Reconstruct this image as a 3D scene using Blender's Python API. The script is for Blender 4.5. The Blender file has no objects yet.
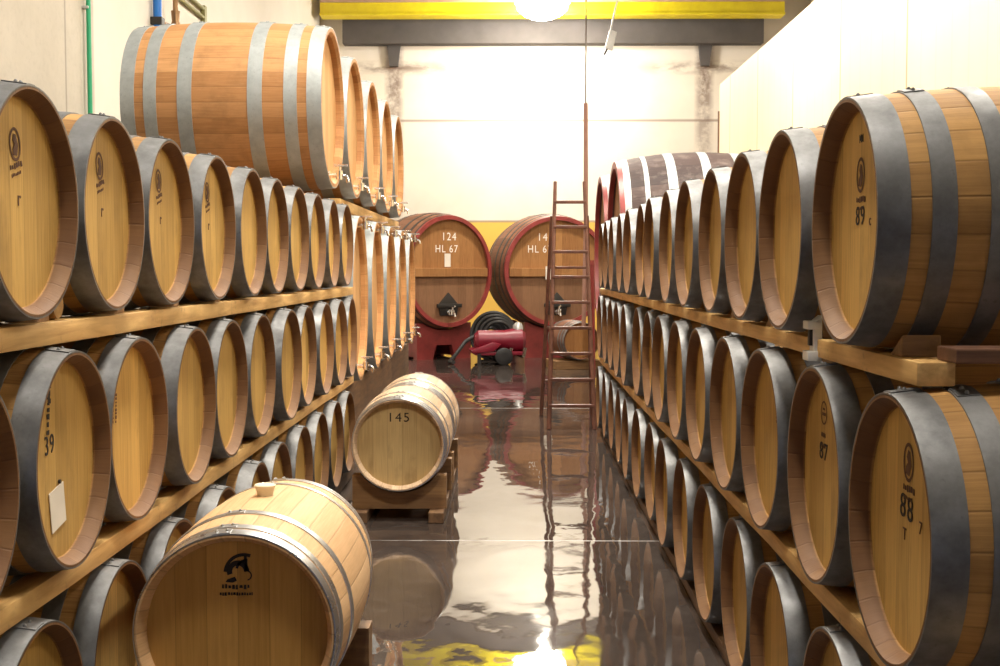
import bpy, math, random
from mathutils import Vector, Matrix
random.seed(7)
PI = math.pi
S = bpy.context.scene
COL = S.collection
CAMZ = 1.66
F = 1220.0

# ------------------------------------------------------------------ helpers
class MB:
    """collects verts and faces of one mesh"""
    def __init__(self):
        self.v, self.f = [], []
    def add(self, vs, fs, M=None):
        o = len(self.v)
        for p in vs:
            p = Vector(p)
            self.v.append(tuple(M @ p) if M else tuple(p))
        self.f += [tuple(i + o for i in f) for f in fs]
        return self
    def box(self, c, s, M=None):
        x, y, z = c; a, b, d = s[0] / 2, s[1] / 2, s[2] / 2
        vs = [(x + i * a, y + j * b, z + k * d) for k in (-1, 1) for j in (-1, 1) for i in (-1, 1)]
        return self.add(vs, [(0, 2, 3, 1), (4, 5, 7, 6), (0, 1, 5, 4), (2, 6, 7, 3), (0, 4, 6, 2), (1, 3, 7, 5)], M)
    def prism(self, pts, y0, y1, M=None):
        """outline in xz, extruded along y"""
        n = len(pts)
        vs = [(x, y0, z) for x, z in pts] + [(x, y1, z) for x, z in pts]
        fs = [tuple(range(n)), tuple(range(2 * n - 1, n - 1, -1))]
        fs += [(i, i + n, (i + 1) % n + n, (i + 1) % n) for i in range(n)]
        return self.add(vs, fs, M)
    def tube(self, pts, r, n=12, M=None, closed=False):
        pts = [Vector(p) for p in pts]
        rs = r if isinstance(r, (list, tuple)) else [r] * len(pts)
        vs, fs = [], []
        m = len(pts)
        up = None
        for i, p in enumerate(pts):
            if closed:
                d = pts[(i + 1) % m] - pts[i - 1]
            else:
                d = pts[min(i + 1, m - 1)] - pts[max(i - 1, 0)]
            d.normalize()
            if up is None:
                up = Vector((0, 0, 1)) if abs(d.z) < .9 else Vector((1, 0, 0))
            a = d.cross(up).normalized(); b = a.cross(d).normalized(); up = b
            for k in range(n):
                t = 2 * PI * k / n
                vs.append(p + a * rs[i] * math.cos(t) + b * rs[i] * math.sin(t))
        for i in range(m if closed else m - 1):
            for k in range(n):
                fs.append((i * n + k, i * n + (k + 1) % n, ((i + 1) % m) * n + (k + 1) % n, ((i + 1) % m) * n + k))
        if not closed:
            fs.append(tuple(range(n - 1, -1, -1))); fs.append(tuple((m - 1) * n + k for k in range(n)))
        return self.add(vs, fs, M)
    def rev(self, prof, n=64, sy=1, sz=1, zc=0, closed=True, cap=False, M=None):
        """(x, r) profile turned about the x axis"""
        vs, fs = [], []
        m = len(prof)
        for x, r in prof:
            for k in range(n):
                t = 2 * PI * k / n
                vs.append((x, r * sy * math.sin(t), zc + r * sz * math.cos(t)))
        for i in range(m if closed else m - 1):
            j = (i + 1) % m
            for k in range(n):
                q = (k + 1) % n
                fs.append((i * n + k, i * n + q, j * n + q, j * n + k))
        if cap:
            fs.append(tuple(range(n))); fs.append(tuple((m - 1) * n + k for k in range(n - 1, -1, -1)))
        return self.add(vs, fs, M)
    def mesh(self, name, mat, smooth=35, bevel=0):
        me = bpy.data.meshes.new(name)
        me.from_pydata(self.v, [], self.f)
        me.materials.append(mat)
        import bmesh
        bm = bmesh.new(); bm.from_mesh(me)
        if bevel:
            es = [e for e in bm.edges if len(e.link_faces) == 2 and e.calc_face_angle(0) > .6]
            bmesh.ops.bevel(bm, geom=es, offset=bevel, segments=2, affect='EDGES', profile=.6)
        bmesh.ops.recalc_face_normals(bm, faces=bm.faces)
        bm.to_mesh(me); bm.free()
        if smooth:
            me.polygons.foreach_set('use_smooth', [True] * len(me.polygons))
            me.set_sharp_from_angle(angle=math.radians(smooth))
        return me
    def build(self, name, mat, parent=None, **k):
        o = bpy.data.objects.new(name, self.mesh(name, mat, **k))
        COL.objects.link(o)
        o.parent = parent
        return o

def put(me, name, parent=None):
    o = bpy.data.objects.new(name, me); COL.objects.link(o); o.parent = parent
    return o
def tag(o, label=None, cat=None, group=None, kind=None):
    if label: o['label'] = label
    if cat: o['category'] = cat
    if group: o['group'] = group
    if kind: o['kind'] = kind
    return o
def thing(name, label, cat, loc=(0, 0, 0), rz=0, group=None):
    o = bpy.data.objects.new(name, None); COL.objects.link(o)
    o.location = loc; o.rotation_euler = (0, 0, rz); o.empty_display_size = .1
    return tag(o, label, cat, group)
def structure(o):
    o['kind'] = 'structure'; return o
def copy_tree(o, parent=None):
    c = o.copy(); COL.objects.link(c)
    if parent: c.parent = parent
    for ch in list(o.children): copy_tree(ch, c)
    return c

# ------------------------------------------------------------------ materials
class NT:
    def __init__(self, name):
        self.m = bpy.data.materials.new(name); self.m.use_nodes = True
        self.t = self.m.node_tree; self.n = self.t.nodes
        self.b = self.n['Principled BSDF']
    def node(self, ty, **k):
        x = self.n.new(ty)
        for a, v in k.items(): setattr(x, a, v)
        return x
    def set(self, sock, v):
        if hasattr(v, 'type') and hasattr(v, 'is_linked'): self.t.links.new(v, sock)
        else: sock.default_value = v
    def math(self, op, a, b=None, c=None, clamp=False):
        x = self.node('ShaderNodeMath', operation=op, use_clamp=clamp)
        self.set(x.inputs[0], a)
        if b is not None: self.set(x.inputs[1], b)
        if c is not None: self.set(x.inputs[2], c)
        return x.outputs[0]
    def xyz(self, kind='Object'):
        tc = self.node('ShaderNodeTexCoord'); s = self.node('ShaderNodeSeparateXYZ')
        self.t.links.new(tc.outputs[kind], s.inputs[0])
        return s.outputs
    def world_xyz(self):
        g = self.node('ShaderNodeNewGeometry'); s = self.node('ShaderNodeSeparateXYZ')
        self.t.links.new(g.outputs['Position'], s.inputs[0]); return s.outputs
    def comb(self, x, y, z):
        c = self.node('ShaderNodeCombineXYZ')
        for i, v in enumerate((x, y, z)): self.set(c.inputs[i], v)
        return c.outputs[0]
    def rand(self):
        return self.node('ShaderNodeObjectInfo').outputs['Random']
    def noise(self, vec, scale=1, detail=4, rough=.55, dist=0):
        x = self.node('ShaderNodeTexNoise'); self.set(x.inputs['Vector'], vec)
        x.inputs['Scale'].default_value = scale; x.inputs['Detail'].default_value = detail
        x.inputs['Roughness'].default_value = rough; x.inputs['Distortion'].default_value = dist
        return x.outputs['Fac']
    def white(self, vec):
        x = self.node('ShaderNodeTexWhiteNoise', noise_dimensions='3D'); self.set(x.inputs['Vector'], vec)
        return x.outputs['Value']
    def ramp(self, fac, stops):
        r = self.node('ShaderNodeValToRGB'); self.set(r.inputs[0], fac)
        e = r.color_ramp.elements
        while len(e) < len(stops): e.new(.5)
        for el, (p, c) in zip(e, stops): el.position = p; el.color = (*c, 1) if len(c) == 3 else c
        return r.outputs['Color']
    def mix(self, fac, a, b, mode='MIX'):
        x = self.node('ShaderNodeMix', data_type='RGBA', blend_type=mode)
        self.set(x.inputs[0], fac)
        for s, v in ((x.inputs[6], a), (x.inputs[7], b)):
            if isinstance(v, tuple): s.default_value = (*v, 1)
            else: self.set(s, v)
        return x.outputs[2]
    def remap(self, v, a, b, c=0, d=1):
        x = self.node('ShaderNodeMapRange'); self.set(x.inputs[0], v)
        for i, q in enumerate((a, b, c, d)): x.inputs[i + 1].default_value = q
        return x.outputs[0]
    def bump(self, h, strength=.3, dist=.01):
        x = self.node('ShaderNodeBump'); x.inputs['Strength'].default_value = strength
        x.inputs['Distance'].default_value = dist; self.set(x.inputs['Height'], h)
        self.t.links.new(x.outputs[0], self.b.inputs['Normal'])
    def out(self, col, rough=.5, metal=0, spec=None):
        if isinstance(col, tuple): self.b.inputs['Base Color'].default_value = (*col, 1)
        else: self.set(self.b.inputs['Base Color'], col)
        self.set(self.b.inputs['Roughness'], rough)
        self.set(self.b.inputs['Metallic'], metal)
        if spec is not None: self.b.inputs['Specular IOR Level'].default_value = spec
        return self.m

def plain(name, col, rough=.5, metal=0, var=.12, scale=6, bump=0):
    k = NT(name); x = k.xyz()
    n = k.noise(k.comb(x[0], x[1], x[2]), scale, 5)
    d = tuple(c * (1 - var) for c in col); l = tuple(min(1, c * (1 + var)) for c in col)
    if bump: k.bump(n, bump, .01)
    return k.out(k.ramp(n, [(.3, d), (.7, l)]), rough, metal)

def stave_mat(name, zc, N, dark, light, stain=(.10, .055, .025), stain_amt=.35, sy=1, sz=1, rough=.62, end=None, jamt=.38):
    k = NT(name); x = k.xyz(); r = k.rand()
    ang = k.math('ARCTAN2', k.math('DIVIDE', x[1], sy), k.math('DIVIDE', k.math('SUBTRACT', x[2], zc), sz))
    a = k.math('ADD', k.math('MULTIPLY', ang, N / (2 * PI)), k.math('MULTIPLY', r, 9.0))
    w = k.white(k.comb(k.math('FLOOR', a), r, 0))
    fr = k.math('FRACT', a)
    edge = k.math('MINIMUM', fr, k.math('SUBTRACT', 1.0, fr))
    joint = k.remap(edge, 0, .05, 1, 0)
    off = k.math('MULTIPLY', w, 13.0)
    g = k.noise(k.comb(k.math('ADD', k.math('MULTIPLY', x[0], 2.5), off), k.math('MULTIPLY', a, 5.0), r), 2, 6, .62, .3)
    g2 = k.noise(k.comb(k.math('MULTIPLY', x[0], 6), k.math('MULTIPLY', x[1], 6), k.math('ADD', k.math('MULTIPLY', x[2], 6), off)), 1, 5, .6)
    tone = k.math('ADD', k.math('MULTIPLY', w, .42), k.math('MULTIPLY', g, .72))
    c = k.ramp(tone, [(.2, dark), (.85, light)])
    c = k.mix(k.math('MULTIPLY', k.remap(g2, .5, .72), stain_amt), c, stain)
    c = k.mix(k.math('MULTIPLY', joint, jamt), c, tuple(v * .35 for v in dark))
    if end:
        c = k.mix(k.remap(k.math('ABSOLUTE', x[0]), end - .045, end - .040, 0, .8), c, (.13, .06, .03))
    k.bump(k.math('SUBTRACT', k.math('MULTIPLY', g, .5), joint), .25, .004)
    return k.out(c, rough, 0, .25)

def head_mat(name, width, dark, light, stain_amt=.3, rough=.6, rand_amt=.35, stain=(.11, .065, .025)):
    k = NT(name); x = k.xyz(); r = k.rand()
    a = k.math('ADD', k.math('DIVIDE', x[1], width), k.math('MULTIPLY', r, 7.0))
    w = k.white(k.comb(k.math('FLOOR', a), r, 3.0))
    fr = k.math('FRACT', a); edge = k.math('MINIMUM', fr, k.math('SUBTRACT', 1.0, fr))
    joint = k.remap(edge, 0, .025, 1, 0)
    off = k.math('ADD', k.math('MULTIPLY', w, 11.0), k.math('MULTIPLY', r, 31.0))
    g = k.noise(k.comb(k.math('MULTIPLY', a, 6.0), k.math('ADD', k.math('MULTIPLY', x[2], 2.5), off), 0.0), 1.6, 6, .6, .4)
    blot = k.noise(k.comb(k.math('MULTIPLY', x[1], 6), k.math('ADD', k.math('MULTIPLY', x[2], 3), off), r), 1, 5, .6)
    tone = k.math('ADD', k.math('MULTIPLY', w, .35), k.math('MULTIPLY', g, .75))
    c = k.ramp(tone, [(.25, dark), (.85, light)])
    c = k.mix(k.math('MULTIPLY', k.remap(blot, .55, .75), stain_amt), c, stain)
    c = k.mix(k.math('MULTIPLY', joint, .45), c, tuple(v * .4 for v in dark))
    c = k.mix(k.math('MULTIPLY', k.math('SUBTRACT', 1.0, r), rand_amt), c, tuple(v * .62 for v in dark))
    k.bump(k.math('SUBTRACT', k.math('MULTIPLY', g, .4), joint), .2, .003)
    return k.out(c, rough, 0, .3)

def steel_mat(name, col, rough=.42, metal=.8, dirt=.4, scale=9):
    k = NT(name); x = k.xyz(); r = k.rand()
    v = k.comb(k.math('ADD', x[0], k.math('MULTIPLY', r, 20.0)), x[1], x[2])
    n = k.noise(v, scale, 6, .65)
    n2 = k.noise(v, scale * 6, 3, .6)
    c = k.ramp(n, [(.3, tuple(q * (1 - dirt) for q in col)), (.65, col)])
    c = k.mix(k.remap(n2, .62, .8), c, tuple(q * .6 for q in col))
    return k.out(c, k.remap(n, .3, .7, rough + .12, rough - .06), metal)

OAK = dict(dark=(.23, .11, .034), light=(.53, .295, .10))
M = {}
RB = .33                                              # bilge radius of the small barrels
M['stave'] = stave_mat('oak_stave', RB, 24, OAK['dark'], OAK['light'], end=.475)
M['head'] = head_mat('oak_head', .085, (.40, .235, .062), (.77, .485, .15), stain_amt=.45)
M['hoop'] = steel_mat('galvanised_hoop', (.235, .235, .24), .5, .6, .5)
M['cask_hoop'] = steel_mat('pale_cask_hoop', (.42, .45, .46), .5, .4, .25)
M['new_stave'] = stave_mat('new_oak_stave', RB, 26, (.52, .30, .14), (.82, .535, .29), stain_amt=.08)
M['new_head'] = head_mat('new_oak_head', .095, (.43, .225, .05), (.66, .37, .10), stain_amt=.15, rand_amt=0)
M['new_hoop'] = steel_mat('bright_hoop', (.62, .63, .64), .3, .9, .2)
M['pale_stave'] = stave_mat('pale_stave', RB, 26, (.42, .27, .16), (.72, .53, .36), stain_amt=.2)
M['pale_head'] = head_mat('pale_head', .095, (.40, .265, .11), (.62, .44, .20), stain_amt=.45, rand_amt=0)
M['rim'] = plain('dark_chime', (.20, .10, .045), .6)
BIGR = .612
M['big_stave'] = stave_mat('cask_stave', BIGR, 36, (.34, .155, .055), (.58, .31, .135), stain_amt=.3, jamt=.35)
M['big_head'] = head_mat('cask_head', .12, (.50, .26, .10), (.74, .44, .20), rand_amt=.1)
M['oval_stave'] = stave_mat('oval_stave', .75, 40, (.44, .20, .07), (.70, .38, .16), sy=.56, sz=.75, stain_amt=.2, jamt=.25)
M['dark_stave'] = stave_mat('weathered_stave', 1.09, 44, (.030, .020, .021), (.085, .055, .05), stain=(.20, .16, .145), stain_amt=.5)
M['vat_stave'] = stave_mat('vat_stave', 1.08, 44, (.15, .065, .04), (.32, .15, .085), stain_amt=.35)
M['vat_head'] = head_mat('vat_head', .15, (.25, .105, .034), (.43, .21, .075), stain_amt=.4, rand_amt=.1)
M['vat_lower'] = head_mat('vat_door', .16, (.17, .08, .04), (.28, .145, .075), stain_amt=.4, rand_amt=.1)
M['red_paint'] = plain('red_paint', (.25, .035, .032), .42, var=.25)
M['pump_red'] = plain('pump_red', (.20, .006, .022), .42, var=.1)
M['ink'] = plain('burnt_ink', (.018, .012, .010), .7)
M['red_ink'] = plain('red_ink', (.28, .02, .02), .7)
M['brown_ink'] = plain('brown_ink', (.12, .05, .025), .7)
M['white_paint'] = plain('white_stencil', (.85, .78, .70), .7)
M['paper'] = plain('paper', (.72, .66, .58), .8, var=.08)
M['white_plastic'] = plain('white_plastic', (.80, .79, .76), .4, var=.05)
M['chrome'] = plain('tap_metal', (.78, .77, .75), .2, 1, var=.05)
M['black_iron'] = plain('black_iron', (.03, .026, .024), .45, .3)
M['rubber'] = plain('black_rubber', (.022, .021, .022), .5)
M['bung'] = plain('silicone_bung', (.86, .78, .58), .45, var=.04)
M['blue_pipe'] = plain('blue_pipe', (.01, .17, .62), .4, var=.05)
M['green_pipe'] = plain('green_pipe', (.02, .36, .17), .4, var=.05)
M['brass'] = plain('brass', (.30, .17, .08), .4, .7)
M['conduit'] = plain('olive_conduit', (.30, .28, .12), .5)
M['rust_pipe'] = plain('rusty_pipe', (.38, .20, .15), .6)
M['ladder'] = plain('ladder_wood', (.13, .052, .034), .45, var=.3, scale=10)
M['cable'] = plain('grey_cable', (.20, .17, .15), .6)
M['galv_box'] = plain('lamp_housing', (.55, .55, .55), .4, .6)

def timber_mat(name, axis, dark, light):
    k = NT(name); x = k.xyz(); r = k.rand()
    s = [18, 18, 18]; s[axis] = 1.6
    v = k.comb(k.math('ADD', k.math('MULTIPLY', x[0], s[0]), k.math('MULTIPLY', r, 9.0)), k.math('MULTIPLY', x[1], s[1]), k.math('MULTIPLY', x[2], s[2]))
    g = k.noise(v, 1.4, 6, .6, .5)
    big = k.noise(k.comb(k.math('MULTIPLY', x[0], 2.5), k.math('MULTIPLY', x[1], 2.5), k.math('ADD', k.math('MULTIPLY', x[2], 2.5), r)), 1, 4)
    sp = k.noise(k.comb(x[0], x[1], x[2]), 14, 4, .7)
    c = k.ramp(g, [(.3, dark), (.7, light)])
    c = k.mix(k.math('MULTIPLY', k.remap(big, .5, .7), .35), c, tuple(q * .5 for q in dark))
    c = k.mix(k.math('MULTIPLY', k.remap(sp, .6, .75), .5), c, (.08, .04, .02))
    k.bump(g, .35, .004)
    return k.out(c, .6)
M['timber'] = timber_mat('pine_timber', 1, (.50, .27, .085), (.84, .55, .22))
M['timber_x'] = timber_mat('pine_timber_cross', 0, (.33, .17, .055), (.58, .36, .14))
M['old_timber'] = timber_mat('old_timber', 1, (.10, .05, .025), (.22, .12, .055))
M['dark_board'] = timber_mat('dark_board', 0, (.085, .035, .02), (.20, .09, .05))
M['old_timber_x'] = timber_mat('old_timber_cross', 0, (.16, .08, .035), (.36, .20, .08))

# --- setting materials
def floor_mat():
    k = NT('wet_concrete'); x = k.world_xyz(); v = k.comb(x[0], x[1], 0.0)
    big = k.noise(v, .7, 5, .55); fine = k.noise(v, 9, 6, .65)
    c = k.ramp(big, [(.3, (.030, .022, .019)), (.7, (.085, .066, .057))])
    c = k.mix(k.math('MULTIPLY', k.remap(fine, .5, .75), .4), c, (.13, .105, .09))
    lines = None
    for y0, hw in ((7.36, .007), (14.4, .012)):  # pale strips: near one a floor joint, far one a painted wet glare
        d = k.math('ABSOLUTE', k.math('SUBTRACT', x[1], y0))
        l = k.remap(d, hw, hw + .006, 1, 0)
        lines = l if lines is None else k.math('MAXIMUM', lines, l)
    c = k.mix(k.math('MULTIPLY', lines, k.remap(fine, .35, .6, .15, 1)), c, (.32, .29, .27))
    wv = k.noise(k.comb(k.math('MULTIPLY', x[0], 1.6), k.math('MULTIPLY', x[1], 1.0), 0.0), 1.5, 2, .45)
    wv2 = k.noise(k.comb(k.math('MULTIPLY', x[0], 1.0), k.math('MULTIPLY', x[1], .6), 0.0), 9, 2, .5)
    h = k.math('ADD', wv, k.math('MULTIPLY', wv2, .09))
    k.bump(h, .4, .014)
    puddle = k.noise(v, .55, 3, .5)
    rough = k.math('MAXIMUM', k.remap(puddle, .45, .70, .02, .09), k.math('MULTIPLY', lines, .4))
    k.b.inputs['IOR'].default_value = 1.62
    return k.out(c, rough)

def concrete_mat(name, lo, hi, seams_y=(), painted=None):
    k = NT(name); x = k.world_xyz(); v = k.comb(x[0], x[1], x[2])
    n = k.noise(v, .8, 6, .6); f = k.noise(v, 14, 5, .7)
    c = k.ramp(n, [(.3, lo), (.7, hi)])
    c = k.mix(k.math('MULTIPLY', k.remap(f, .5, .8), .25), c, tuple(q * .6 for q in lo))
    for y0 in seams_y:
        d = k.math('ABSOLUTE', k.math('SUBTRACT', x[1], y0))
        c = k.mix(k.remap(d, .012, .03, .55, 0), c, tuple(q * .4 for q in lo))
    if painted:  # wall tone steps to a paler one beyond this y
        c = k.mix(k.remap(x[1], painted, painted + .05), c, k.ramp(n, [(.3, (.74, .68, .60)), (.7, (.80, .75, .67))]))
    k.bump(f, .15, .006)
    return k.out(c, .8)

def back_mat():
    k = NT('cream_panels'); x = k.world_xyz(); v = k.comb(x[0], x[1], x[2])
    n = k.noise(v, .6, 5, .6)
    c = k.ramp(n, [(.3, (.78, .70, .60)), (.7, (.86, .79, .70))])
    # yellow dado below the lowest joint
    c = k.mix(k.remap(x[2], 2.79, 2.81, 1, 0), c, (.84, .52, .10))
    jn = k.noise(k.comb(k.math('MULTIPLY', x[0], 1.1), 0.0, k.math('MULTIPLY', x[2], 3)), 1.3, 5, .65)
    sm = k.noise(v, 3.2, 5, .7)
    for z0, hw, soft, amt in ((2.80, .012, .03, .75), (5.25, .012, .035, .75)):
        d = k.math('ABSOLUTE', k.math('SUBTRACT', x[2], z0))
        c = k.mix(k.math('MULTIPLY', k.remap(d, hw, hw + soft, 1, 0), amt), c, (.30, .22, .17))
    # rust stains running along the upper joint and down the pillars
    d = k.math('ABSOLUTE', k.math('SUBTRACT', x[2], 6.53))
    near = None
    for x0 in (-2.9, 4.65):
        dx = k.math('ABSOLUTE', k.math('SUBTRACT', x[0], x0))
        a = k.remap(dx, .15, 2.0, 1, .0)
        near = a if near is None else k.math('MAXIMUM', near, a)
        col = k.math('MULTIPLY', k.remap(dx, .10, .26, 1, 0), k.remap(sm, .30, .55))
        zf = k.remap(x[2], 4.0, 6.6, .35, .95)
        c = k.mix(k.math('MULTIPLY', col, zf), c, (.20, .13, .105))
    st = k.math('MULTIPLY', k.math('MULTIPLY', k.remap(d, .02, .20, 1, 0), k.remap(jn, .40, .58)), near)
    c = k.mix(k.math('MULTIPLY', st, .9), c, (.20, .13, .10))
    return k.out(c, .75)

def partition_mat():
    k = NT('yellow_sandwich_panel'); x = k.world_xyz(); v = k.comb(x[0], x[1], x[2])
    n = k.noise(v, .5, 4)
    c = k.ramp(n, [(.3, (.84, .71, .44)), (.7, (.89, .78, .54))])
    fr = k.math('FRACT', k.math('DIVIDE', k.math('ADD', x[1], .1), 2.0))
    e = k.math('MINIMUM', fr, k.math('SUBTRACT', 1.0, fr))
    c = k.mix(k.remap(e, .006, .013, .8, 0), c, (.30, .20, .08))
    fr2 = k.math('FRACT', k.math('DIVIDE', k.math('ADD', x[1], .1), .333))
    e2 = k.math('MINIMUM', fr2, k.math('SUBTRACT', 1.0, fr2))
    c = k.mix(k.remap(e2, .02, .06, .12, 0), c, (.45, .33, .15))
    return k.out(c, .5)

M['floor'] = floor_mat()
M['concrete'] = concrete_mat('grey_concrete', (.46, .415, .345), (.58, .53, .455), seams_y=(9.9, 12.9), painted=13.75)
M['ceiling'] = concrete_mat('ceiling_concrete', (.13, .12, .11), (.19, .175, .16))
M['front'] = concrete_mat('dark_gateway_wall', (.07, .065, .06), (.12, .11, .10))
M['back'] = back_mat()
M['partition'] = partition_mat()
M['edge'] = plain('brown_edge_trim', (.20, .10, .06), .6)
M['lintel'] = plain('grey_lintel', (.10, .088, .085), .85, var=.15, scale=2)
M['yellow'] = plain('crane_yellow', (.95, .76, .02), .45, var=.12, scale=3)
M['pink'] = plain('primer_flange', (.62, .42, .34), .6)
k = NT('lamp_glass'); k.b.inputs['Emission Color'].default_value = (1, .96, .88, 1); k.b.inputs['Emission Strength'].default_value = 90
M['lamp'] = k.out((.9, .9, .9), .4)

# ------------------------------------------------------------------ the setting
def slab(name, c, s, mat):
    return structure(MB().box(c, s).build(name, mat, smooth=0))
XL, XR, YB, YF, ZC = -4.7, 7.2, 30.0, -5.0, 8.9
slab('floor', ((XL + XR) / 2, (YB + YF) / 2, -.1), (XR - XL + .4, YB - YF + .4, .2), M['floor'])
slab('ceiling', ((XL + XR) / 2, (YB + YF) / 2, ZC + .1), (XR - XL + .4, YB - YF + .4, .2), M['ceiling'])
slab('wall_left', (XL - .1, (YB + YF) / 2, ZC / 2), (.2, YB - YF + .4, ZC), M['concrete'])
slab('wall_right', (XR + .1, (YB + YF) / 2, ZC / 2), (.2, YB - YF + .4, ZC), M['concrete'])
slab('wall_back', ((XL + XR) / 2, YB + .1, ZC / 2), (XR - XL, .2, ZC), M['back'])
# the wall behind the camera, with an open gateway that lets in blue daylight
fw = MB()
fw.box(((XL - .9) / 2, YF - .1, ZC / 2), (-.9 - XL, .2, ZC))
fw.box(((XR + 1.1) / 2, YF - .1, ZC / 2), (XR - 1.1, .2, ZC))
fw.box((.1, YF - .1, (2.7 + ZC) / 2), (2.0, .2, ZC - 2.7))
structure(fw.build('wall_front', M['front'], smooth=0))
PX, PEND, PTOP = 3.15, 18.8, 4.45
pw = slab('wall_partition', (PX + .06, (PEND + YF) / 2, PTOP / 2), (.12, PEND - YF, PTOP), M['partition'])
slab('trim_1', (PX + .055, PEND + .022, PTOP / 2 - .2), (.15, .04, PTOP - .4), M['edge'])
slab('trim_2', (.95, YB - .2, 7.42), (10.1, .4, .74), M['lintel'])
for i, xx in enumerate((-2.9, 4.65)):
    structure(MB().prism([(xx - .16, 7.05), (xx - .10, 6.55), (xx + .10, 6.55), (xx + .16, 7.05)], YB - .14, YB).build('trim_%d' % (3 + i), M['lintel'], smooth=0))  # solid wedges standing in for dark stains below the lintel

# yellow crane girder
g = thing('crane_girder', 'yellow overhead crane girder spanning below the ceiling at the far wall', 'crane', (.9, 28.9, 7.53))
MB().box((0, 0, .42), (10.8, .36, .74)).build('web', M['yellow'], g, bevel=.01)
MB().box((0, 0, .02), (10.8, .52, .05)).build('flange', M['yellow'], g, bevel=.006)
MB().box((0, -.2, .33), (10.8, .05, .06)).build('rail', M['pink'], g, bevel=.006)
MB().box((0, 0, .82), (10.8, .52, .05)).build('flange', M['yellow'], g, bevel=.006)
for sx in (-5.2, 5.2): MB().box((sx, 0, 1.10), (.5, .9, .50)).build('end_carriage', M['yellow'], g, bevel=.02)
# pendant control hanging from the crane
pc = thing('crane_pendant', 'white crane pendant control hanging on a slanting cable near the lamp', 'crane control', (2.0, 25.5, 6.30))
MB().tube([(0, 0, .2), (.12, 0, .75), (.30, 0, 1.5), (.36, 0, 2.6)], .018, 8).build('cable', M['white_plastic'], pc)
MB().prism([(-.11, -.10), (.05, -.16), (.14, .22), (-.01, .28)], -.05, .05).build('button_box', M['white_plastic'], pc, bevel=.015)
MB().tube([(-.05, 0, -.1), (-.12, 0, -.24)], .022, 8).build('emergency_knob', M['black_iron'], pc)

# lamps
def lamp(loc, power, label, rad=.45, color=(1, .91, .75), size=1.0, bowl=0):
    t = thing('pendant_lamp', label, 'lamp', loc, 0, 'high bay lamps under the ceiling')
    dome = [(.02, rad), (.10, rad * .97), (.26, rad * .72), (.40, rad * .42), (.44, rad * .28)]
    R = Matrix.Rotation(-PI / 2, 4, 'Y')
    MB().rev(dome, 40, closed=False, M=R).build('shade', M['galv_box'], t)
    d_ = .05 + bowl
    MB().rev([(-d_, rad * .12), (-d_ * .92, rad * .4), (-d_ * .7, rad * .7), (-d_ * .35, rad * .9), (.03, rad * .95), (.03, .05)], 40, closed=False, cap=True, M=R).build('diffuser', M['lamp'], t)
    MB().rev([(.44, .14), (.62, .13), (.66, .08)], 24, closed=False, cap=True, M=R).build('ballast', M['galv_box'], t)
    MB().tube([(0, 0, .65), (0, 0, ZC - loc[2] - .002)], .015, 8).build('suspension_rod', M['galv_box'], t)
    if bowl:
        ld = bpy.data.lights.new('lamp_light', 'POINT'); ld.shadow_soft_size = .12
    else:
        ld = bpy.data.lights.new('lamp_light', 'AREA'); ld.shape = 'DISK'; ld.size = size * rad * 2
    ld.energy = power; ld.color = color
    lo = bpy.data.objects.new('lamp_light', ld); COL.objects.link(lo)
    lo.parent = t; lo.location = (0, 0, -.09 - (bowl + .2 if bowl else 0))
    return t
lamp((.65, 27.6, 7.55), 430, 'glaring lamp hanging before the yellow crane girder at the far wall', rad=.62, bowl=.30)
lamp((.4, 20.0, 7.7), 400, 'ceiling lamp over the aisle in front of the two red-rimmed vats')
lamp((.3, 13.0, 7.7), 330, 'ceiling lamp over the aisle near the stepladder')
lamp((.0, 7.0, 7.4), 340, 'ceiling lamp over the aisle above the unstained new barrel')
lamp((.0, 2.4, 7.2), 120, 'ceiling lamp over the open aisle floor before the first barrels')
for y_, w_ in ((5.5, 'nearest the barrel marked 89'), (9.2, 'at the middle of the panels'), (13.0, 'nearest the far weathered casks')):  # unseen lamps, added to brighten the top of the partition
    lamp((2.75, y_, 5.3), 52, 'added small lamp close above the cream partition, %s' % w_, rad=.22)

# ------------------------------------------------------------------ barrels
def profile_r(x, L, rh, rb):
    t = 2 * x / L
    return rh + (rb - rh) * (1 - abs(t) ** 2.1)
def staves(L, rh, rb, th, rec, sy=1, sz=1, zc=None, n=64, cham=.008, bev=.028):
    zc = rb if zc is None else zc
    h = L / 2
    ri = rh - th
    outer = [(-h + L * i / 22, profile_r(-h + L * i / 22, L, rh, rb)) for i in range(23)]
    prof = [(-h + rec + .01, ri - .002), (-h + bev, ri), (-h, rh - cham)] + outer + [(h, rh - cham), (h - bev, ri), (h - rec - .01, ri - .002)]
    return MB().rev(prof, n, sy, sz, zc, closed=False)
def head(L, rh, th, rec, side, sy=1, sz=1, zc=0, n=64, bulge=.0):
    x = side * (L / 2 - rec); r = rh - th + .004
    b = MB()
    b.rev([(x, .0001), (x, r * .5), (x, r), (x - side * .022, r), (x - side * .022, .0001)], n, sy, sz, zc, closed=False)
    return b
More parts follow.
